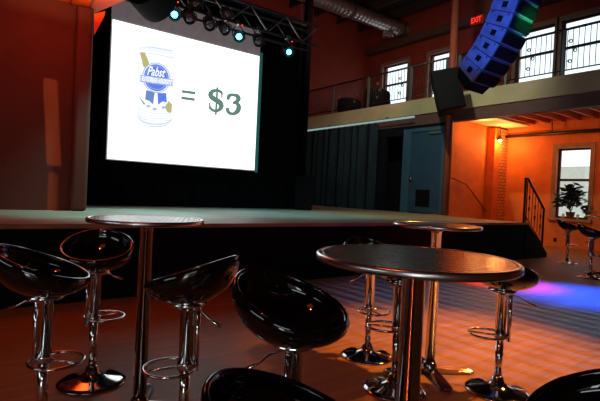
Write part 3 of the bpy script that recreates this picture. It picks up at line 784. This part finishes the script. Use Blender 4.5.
# plants and glasses on the sill
def plant(px, py, label, s, n=70):
    b0 = hx(px, py, XR - .02); b0.z = .861
    t = thing('potted_plant', label, 'plant', b0, 0, 'plants on the window sill')
    bm = B(); lathe(bm, [(.07 * s, 0), (.1 * s, .16 * s), (.105 * s, .16 * s), (.09 * s, .14 * s)], 16, capt=True); link('pot', bm, M['pot'], t, smooth=True)
    bm = B(); rnd = random.Random(int(px))
    for k in range(n):
        an = rnd.uniform(0, 2 * PI); el = rnd.uniform(.1, 1.4); R1 = s * rnd.uniform(.16, .42)
        c0 = Vector((math.cos(an) * math.cos(el) * R1 * .5 - .08 * 0, math.sin(an) * math.cos(el) * R1 * .95, .24 * s + math.sin(el) * R1 * 1.45))
        d = Vector((math.cos(an) * .6, math.sin(an), rnd.uniform(-.4, .7))).normalized(); sd = d.cross(Vector((rnd.uniform(-1, 1), .2, 1))).normalized()
        l = .11 * s; wd = .05 * s
        vs_ = [bm.verts.new(c0 - d * l), bm.verts.new(c0 + sd * wd), bm.verts.new(c0 + d * l), bm.verts.new(c0 - sd * wd)]
        bm.faces.new(vs_)
    link('foliage', bm, M['leaf'], t)
    bm = B()
    for k in range(5): tube(bm, [(0, 0, .14 * s), (.03 * math.cos(k * 1.3), .12 * s * math.sin(k * 1.3), .45 * s)], .008, 5)
    link('stem', bm, M['leaf'], t)
plant(570, 219, 'bushy dark leafy potted plant silhouetted on the window sill', 1.25, 170)
plant(586, 219, 'small dark potted plant at the right end of the window sill', .62, 50)
M['glassware'] = pmat('pale_glass', (0.7, 0.72, 0.74), 0.1)
gp = None
for i, (px, lb) in enumerate(((563, 'pale drinking glass on the window sill left of the plants'), (577.5, 'pale drinking glass on the window sill between the two plants'))):
    b0 = hx(px, 218, XR - .07); b0.z = .861
    bm = B(); lathe(bm, [(.03, 0), (.042, .14), (.039, .14), (.028, .01)], 14, capt=True)
    o = link('drinking_glass', bm, M['glassware'], smooth=True, loc=b0); tag(o, lb, 'glass', 'glasses on the window sill')

# ------------------------------------------------------------------ bar tables
def make_table(label, loc, rot, R=.307):
    t = thing('bar_table', label, 'table', loc, rot, 'round bar tables')
    bm = B(); lathe(bm, [(R - .018, 1.059), (R - .018, 1.0675), (R - .02, 1.0695)], 96); link('tabletop', bm, M['top'], t, smooth=False)
    bm = B(); pr = [(R - .02, 1.047), (R - .004, 1.048), (R, 1.051), (R + .001, 1.058), (R, 1.066), (R - .005, 1.071), (R - .017, 1.0705), (R - .0175, 1.06)]
    lathe(bm, pr, 96, capb=False, capt=False)
    link('rim', bm, M['rim'], t, smooth=True)
    bm = B(); lathe(bm, [(R - .02, 1.048), (R - .02, 1.0585)], 48); link('underside', bm, M['plastic'], t)
    bm = B(); lathe(bm, [(.036, .04), (.036, 1.0), (.038, 1.0), (.038, 1.02), (.09, 1.048)], 32); link('column', bm, M['chrome'], t, smooth=True)
    bm = B(); lathe(bm, [(.05, .01), (.052, .04), (.046, .075), (.036, .085)], 32); link('base_hub', bm, M['chrome_dark'], t, smooth=True)
    for k in range(4):
        bm = B(); N = 10; prof = []
        L_ = .33
        outl = [(.03, -.035), (.2, -.04), (L_ - .04, -.042)] + [(L_ - .04 + .042 * math.sin(q), -.042 * math.cos(q)) for q in [PI * i / 8 for i in range(1, 8)]] + [(L_ - .04, .042), (.2, .04), (.03, .035)]
        prism(bm, outl, 2, 0, .018)
        for v in bm.verts:
            if v.co.z > .01: v.co.z += .03 * max(0, 1 - v.co.x / .3)
            else: v.co.z += .006
        bevel(bm, .004)
        link('foot', bm, M['chrome_dark'], t, rot=(0, 0, k * PI / 2))
    return t
M['rim'] = pmat('polished_rim', (0.85, 0.81, 0.80), 0.27, metal=1, var=0.04)
T1 = hz(415, 256, 1.07); T1.z = 0
T2 = hz(147, 218.3, 1.07); T2.z = 0
T3 = hz(437, 224.3, 1.07); T3.z = 0
b = heading(RGT)
t3b = hz(429, 365, 0)
make_table('nearest round bar table with swirled metal top and bright rim', T1, b + .5)
make_table('round bar table standing at left, its top shining pale blue from the screen', T2, b + .2)
make_table('round bar table behind the nearest one, its cross feet on the orange-lit floor', T3, b + .1)
T4 = hz(606, 216.8, 1.07); T4.z = 0
make_table('far round bar table cut by the right edge, before the window', T4, b)

# ------------------------------------------------------------------ bar stools
def seat_bm():
    bm = B(); NP, NA = 48, 12; rows = []
    amax = math.radians(108)
    cen = bm.verts.new((0, 0, 0))
    for i in range(1, NA + 1):
        a_ = amax * i / NA; row = []
        for k in range(NP):
            ph = 2 * PI * k / NP                           # ph=0 : front (+X)
            c_ = math.cos(ph)
            s_ = (1 - c_) / 2                              # 1 at back
            zr = .10 + .135 * s_ + .015 * s_ ** 3
            rx = .195 + .015 * s_; ry = .222
            g = math.sin(a_); h_ = ((1 - math.cos(a_)) / (1 - math.cos(amax)))
            # back leans out, front lip reaches forward
            lean = .04 * s_ * h_
            row.append(bm.verts.new((rx * c_ * g - lean, ry * math.sin(ph) * g, zr * h_)))
        rows.append(row)
    for k in range(NP): bm.faces.new((cen, rows[0][k], rows[0][(k + 1) % NP]))
    for p_, q_ in zip(rows, rows[1:]):
        for k in range(NP): bm.faces.new((p_[k], q_[k], q_[(k + 1) % NP], p_[(k + 1) % NP]))
    return bm
SH = .70
STOOL_TOT = {}
def make_stool(label):
    t = thing('bar_stool', label, 'stool', (0, 0, 0), 0, 'black bucket-seat bar stools')
    s = link('seat', seat_bm(), M['seat'], t, smooth=True, loc=(0, 0, SH))
    md = s.modifiers.new('shell', 'SOLIDIFY'); md.thickness = .022; md.offset = -1
    md2 = s.modifiers.new('round', 'SUBSURF'); md2.levels = 1; md2.render_levels = 1
    bm = B(); lathe(bm, [(.034, .38 - SH), (.034, -.03), (.07, -.012), (.09, .004)], 24); link('seat_column', bm, M['chrome'], t, smooth=True, loc=(0, 0, SH))
    bm = B(); lathe(bm, [(.024, .06), (.024, .42)], 24); link('gas_lift', bm, M['chrome'], t, smooth=True)
    bm = B(); lathe(bm, [(.2, 0), (.203, .005), (.2, .012), (.17, .02), (.11, .032), (.06, .048), (.042, .07), (.034, .1), (.024, .105)], 48); link('base', bm, M['chrome_base'], t, smooth=True)
    # footrest: side tube + ring
    bm = B(); tube(bm, [(-.052, 0, .37), (-.052, 0, SH - .012)], .013, 12)
    R_ = .12; cxr = .075
    pts = [(cxr + R_ * math.cos(q), R_ * math.sin(q), .40) for q in [2 * PI * i / 40 for i in range(40)]]
    tube(bm, pts, .008, 8, closed=True)
    for q in (2.2, -2.2, 0): tube(bm, [(0, 0, .40), (cxr + R_ * math.cos(q), R_ * math.sin(q), .40)], .006, 6)
    lathe(bm, [(.038, .385), (.04, .39), (.04, .415), (.038, .42)], 24)
    link('footrest', bm, M['chrome'], t, smooth=True)
    bm = B(); tube(bm, [(.03, 0, -.02), (.1, 0, -.03), (.13, 0, -.05), (.2, 0, -.075)], [.005, .005, .005, .009], 8); link('height_lever', bm, M['chrome'], t, smooth=True, loc=(0, 0, SH))
    return t
M['chrome_base'] = pmat('polished_base', (0.5, 0.48, 0.47), 0.07, metal=1, var=0.03)
stools = [
 # label, pixel on floor or at seat bottom, kind, seat heading, ring heading, lever heading, drop
 ('black bar stool at the far left edge, seat sloping down to the right', (46, 296), 's', 108, 75, -90, 0),
 ('black bar stool left of the left bar table, standing on a wide round base', (96, 271), 's', 15, 150, 150, 0),
 ('black bar stool right of the left bar table, with a white glare along its seat', (188, 303), 's', -108, -60, 60, 0),
 ('large black bar stool in the middle foreground, seat turned to the right', (294, 343), 's', 55, 160, -60, 0),
 ('black bar stool at the bottom edge, only its tilted seat back in view', (302, 492), 'e', 85, 60, -90, .14),
 ('black bar stool seat cut by the bottom right corner', (604, 470), 'e', -85, 60, -90, .14),
 ('farther bar stool behind the nearest table, its seat top just showing', (367, 356), 'f', 20, 20, -60, .03),
 ('bar stool tucked under the left side of the nearest table', (394, 389), 'f', 150, -110, 120, 0),
 ('bar stool with chrome ring footrest at the right side of the nearest table', (497, 391), 'f', 125, -110, 60, .03),
 ('distant bar stool below the window, beside the orange wall', (567, 263), 'f', 70, 20, -60, 0),
 ('distant bar stool at the right edge, before the far bar table', (590, 278), 'f', 60, 20, -60, 0),
]
proto = None
for lb, (px, py), kd, hs, hrg, hl, drop in stools:
    if kd == 's': q = hz(px, py, SH)
    elif kd == 'e': q = hz(px, py, SH - drop)
    else: q = hz(px, py, 0)
    q.z = 0
    if proto is None: proto = make_stool(lb); t = proto
    else: t = copy_tree(proto); t['label'] = lb
    t.location = q
    for chd in t.children:
        nm = chd.name.split('.')[0]
        if nm == 'seat': chd.rotation_euler = (0, 0, heading(camdir(hs))); chd.location.z = SH - drop
        if nm == 'seat_column': chd.location.z = SH - drop
        if nm == 'footrest': chd.rotation_euler = (0, 0, heading(camdir(hrg))); chd.location.z = -drop
        if nm == 'height_lever': chd.rotation_euler = (0, 0, heading(camdir(hl))); chd.location.z = SH - drop
    if drop:
        for chd in t.children:
            if chd.name.split('.')[0] == 'gas_lift': chd.scale.z = .85

# ------------------------------------------------------------------ lights
def area(name, loc, target, size, power, col, sy=None, spread=None):
    d = bpy.data.lights.new(name, 'AREA'); d.energy = power; d.color = col; d.size = size
    if sy: d.shape = 'RECTANGLE'; d.size_y = sy
    if spread: d.spread = spread
    o = bpy.data.objects.new(name, d); COL.objects.link(o); o.location = loc
    o.rotation_euler = (Vector(target) - Vector(loc)).to_track_quat('-Z', 'Y').to_euler(); return o
def spot(name, loc, target, power, col, ang, blend=.5, rad=.08):
    d = bpy.data.lights.new(name, 'SPOT'); d.energy = power; d.color = col; d.spot_size = math.radians(ang); d.spot_blend = blend; d.shadow_soft_size = rad
    o = bpy.data.objects.new(name, d); COL.objects.link(o); o.location = loc
    o.rotation_euler = (Vector(target) - Vector(loc)).to_track_quat('-Z', 'Y').to_euler(); return o
def point(name, loc, power, col, rad=.08):
    d = bpy.data.lights.new(name, 'POINT'); d.energy = power; d.color = col; d.shadow_soft_size = rad
    o = bpy.data.objects.new(name, d); COL.objects.link(o); o.location = loc; return o
def gobo(o, sx, sy, thr, rot=0.0, cols=None):
    """striped pattern glass in front of the lamp, as a real gobo projector has"""
    d = o.data; d.use_nodes = True; nt = d.node_tree; em = nt.nodes['Emission']
    g = nt.nodes.new('ShaderNodeTexCoord'); mp = nt.nodes.new('ShaderNodeMapping'); mp.inputs['Rotation'].default_value = (0, 0, rot)
    dv = nt.nodes.new('ShaderNodeVectorMath'); dv.operation = 'DIVIDE'; sx_ = nt.nodes.new('ShaderNodeSeparateXYZ'); cb = nt.nodes.new('ShaderNodeCombineXYZ')
    nt.links.new(g.outputs['Normal'], sx_.inputs[0])
    for i in range(3): nt.links.new(sx_.outputs['Z'], cb.inputs[i])
    nt.links.new(g.outputs['Normal'], dv.inputs[0]); nt.links.new(cb.outputs[0], dv.inputs[1]); nt.links.new(dv.outputs[0], mp.inputs[0])
    w = nt.nodes.new('ShaderNodeTexWave'); w.inputs['Scale'].default_value = sx; w.inputs['Distortion'].default_value = .6
    nt.links.new(mp.outputs[0], w.inputs['Vector'])
    r_ = nt.nodes.new('ShaderNodeValToRGB'); r_.color_ramp.elements[0].position = thr - .1; r_.color_ramp.elements[1].position = thr + .1
    r_.color_ramp.elements[0].color = (.01, .01, .01, 1)
    nt.links.new(w.outputs['Fac'], r_.inputs[0])
    nt.links.new(r_.outputs[0], em.inputs['Color'])
# corner lamp and warm wash under the balcony
point('warm_corner_lamp', lp_pos + Vector((-.05, -.15, -.12)), 40, (1, .45, .12), .06)
area('warm_under_balcony', (12.6, 5.2, 3.5), (13.6, 5.6, 0), 1.2, 12, (1, .42, .14))
point('alcove_patch_fill', (12.4, 7.7, 3.48), 12, (1, .5, .15), .05)  # fill added to brighten the pale ceiling patch, no fixture here
# proscenium and soffit
area('soffit_light', (P[0].x - .6, P[0].y - 1.3, 3.6), (P[0].x - .6, P[0].y - 1.25, 5), 1.0, 28, (1, .4, .15))
area('red_wash', (-1.5, 0.5, 5.5), (-2, 7, 1.5), 1.5, 6, (1, .2, .08))
area('upper_wall_wash', (8.5, 9, 5.2), (9.5, 14.5, 6.2), 1.5, 45, (1, .5, .4))
for i, (p, d) in enumerate(leds):
    spot('cyan_stage_led', p + Vector((0, -.15, -.2)), (p.x + 1.0, p.y + .3, HS), 110, (.25, .85, 1), 75, .8, .05)
spot('stage_left_teal', (2.6, 6.9, 4.1), (1.9, 7.0, HS), 480, (.35, .95, .9), 60, .8)
spot('stage_mid_warm', (7.2, 6.6, 5.5), (8.0, 7.4, HS), 300, (.9, .75, .35), 60, .9)
spot('wing_teal', (6.5, 7.2, 4.1), (10.6, 10.2, 2.0), 30, (.35, .75, .9), 60, .8)
spot('fascia_wash', (6, 5.5, 5.6), (DKX, 8.0, 3.9), 560, (1, .97, .75), 80, .9)
def floor_pt(px, py): return hz(px, py, 0)
spot('orange_floor', (6.2, 0.5, 6.0), floor_pt(460, 345), 4000, (1, .42, .06), 27, 1)
spot('red_floor', (6.5, 2.0, 6.0), floor_pt(468, 276), 9000, (1, .015, .01), 15, 1)
spot('red_floor_b', (7.5, 2.0, 6.0), floor_pt(512, 284), 4500, (1, .01, .03), 16, 1)
spot('blue_floor', (9.5, 1.0, 6.0), floor_pt(588, 296), 60000, (.002, .03, 1), 20, 1)
gp_ = floor_pt(545, 318)
g1 = spot('stripe_floor', (gp_.x, gp_.y, 6.6), (gp_.x, gp_.y, 0), 4800, (.01, .22, 1), 50, .8)
g1.rotation_euler = (0, 0, 0); gobo(g1, 9, 1, .6)
gq_ = floor_pt(470, 300)
g2 = spot('stripe_floor_b', (gq_.x, gq_.y, 6.4), (gq_.x, gq_.y, 0), 900, (.15, .06, 1), 36, .9)
g2.rotation_euler = (0, 0, 0); gobo(g2, 9, 1, .6)
def slit(name, target, hw, hh, power, col, lean=0.0):
    """profile spot with its shutters closed to a narrow upright slot"""
    o = spot(name, (-2.6, 2.6, 2.6), target, power, col, 30, .1, .01); d = o.data; d.use_nodes = True; nt = d.node_tree; em = nt.nodes['Emission']
    tc = nt.nodes.new('ShaderNodeTexCoord'); sp_ = nt.nodes.new('ShaderNodeSeparateXYZ'); nt.links.new(tc.outputs['Normal'], sp_.inputs[0])
    def mth(op, a, b_=None):
        n = nt.nodes.new('ShaderNodeMath'); n.operation = op
        for i_, v in enumerate((a, b_)):
            if v is None: continue
            if isinstance(v, (int, float)): n.inputs[i_].default_value = v
            else: nt.links.new(v, n.inputs[i_])
        return n.outputs[0]
    tx = mth('DIVIDE', sp_.outputs['X'], sp_.outputs['Z']); ty = mth('DIVIDE', sp_.outputs['Y'], sp_.outputs['Z'])
    tx = mth('ADD', tx, mth('MULTIPLY', ty, lean))
    ok = mth('MULTIPLY', mth('LESS_THAN', mth('ABSOLUTE', tx), hw), mth('LESS_THAN', mth('ABSOLUTE', ty), hh))
    nt.links.new(ok, em.inputs['Strength'])
    return o
slit('slot_light', hy(52, 122, PY), .012, .10, 1300, (1, .42, .12), .06)
slit('slot_light_low', hy(52.5, 195, PY), .008, .05, 900, (1, .42, .12))
spot('floor_red_left', (-.5, 1.2, 5.5), floor_pt(230, 345), 125, (1, .12, .03), 70, 1)
spot('array_blue', hd(430, 60, 3.5), hd(485, 25, D0), 700, (.04, .16, 1), 24, .6)
spot('array_green', hd(575, 40, 4.0), hd(529, 22, D0), 1300, (.05, 1, .2), 9, .5)
area('side_streak_fill', (-5.2, 1.6, 2.3), (0, 1.8, .9), 3.2, 16, (.75, .95, 1), .7)  # unseen fill added for streaks on the seats, no window here
area('front_glow', (-2.6, -4.6, 1.1), (-.5, 0, .9), 5.0, 7, (1, .8, .75), 1.9)  # unseen broad panel added for the table rims to reflect
area('front_window_light', (-2.6, -2.6, 2.35), (0, 1.2, .8), 2.8, 13, (.8, .97, 1), .32)  # unseen strip behind the camera, added for highlights on the seats
area('rim_highlight_fill', (-4.8, -4.3, .9), (1.1, 1.0, 1.0), 1.3, 30, (.95, .97, 1), 1.6)  # unseen panel in the rear corner, added for rim and pole highlights

wd = bpy.data.worlds.new('world'); SC.world = wd; wd.use_nodes = True
bg = wd.node_tree.nodes['Background']; bg.inputs[0].default_value = (.82, .93, 1, 1); bg.inputs[1].default_value = 1.6

SC.view_settings.view_transform = 'Standard'
SC.view_settings.look = 'None'
SC.view_settings.exposure = 0.0
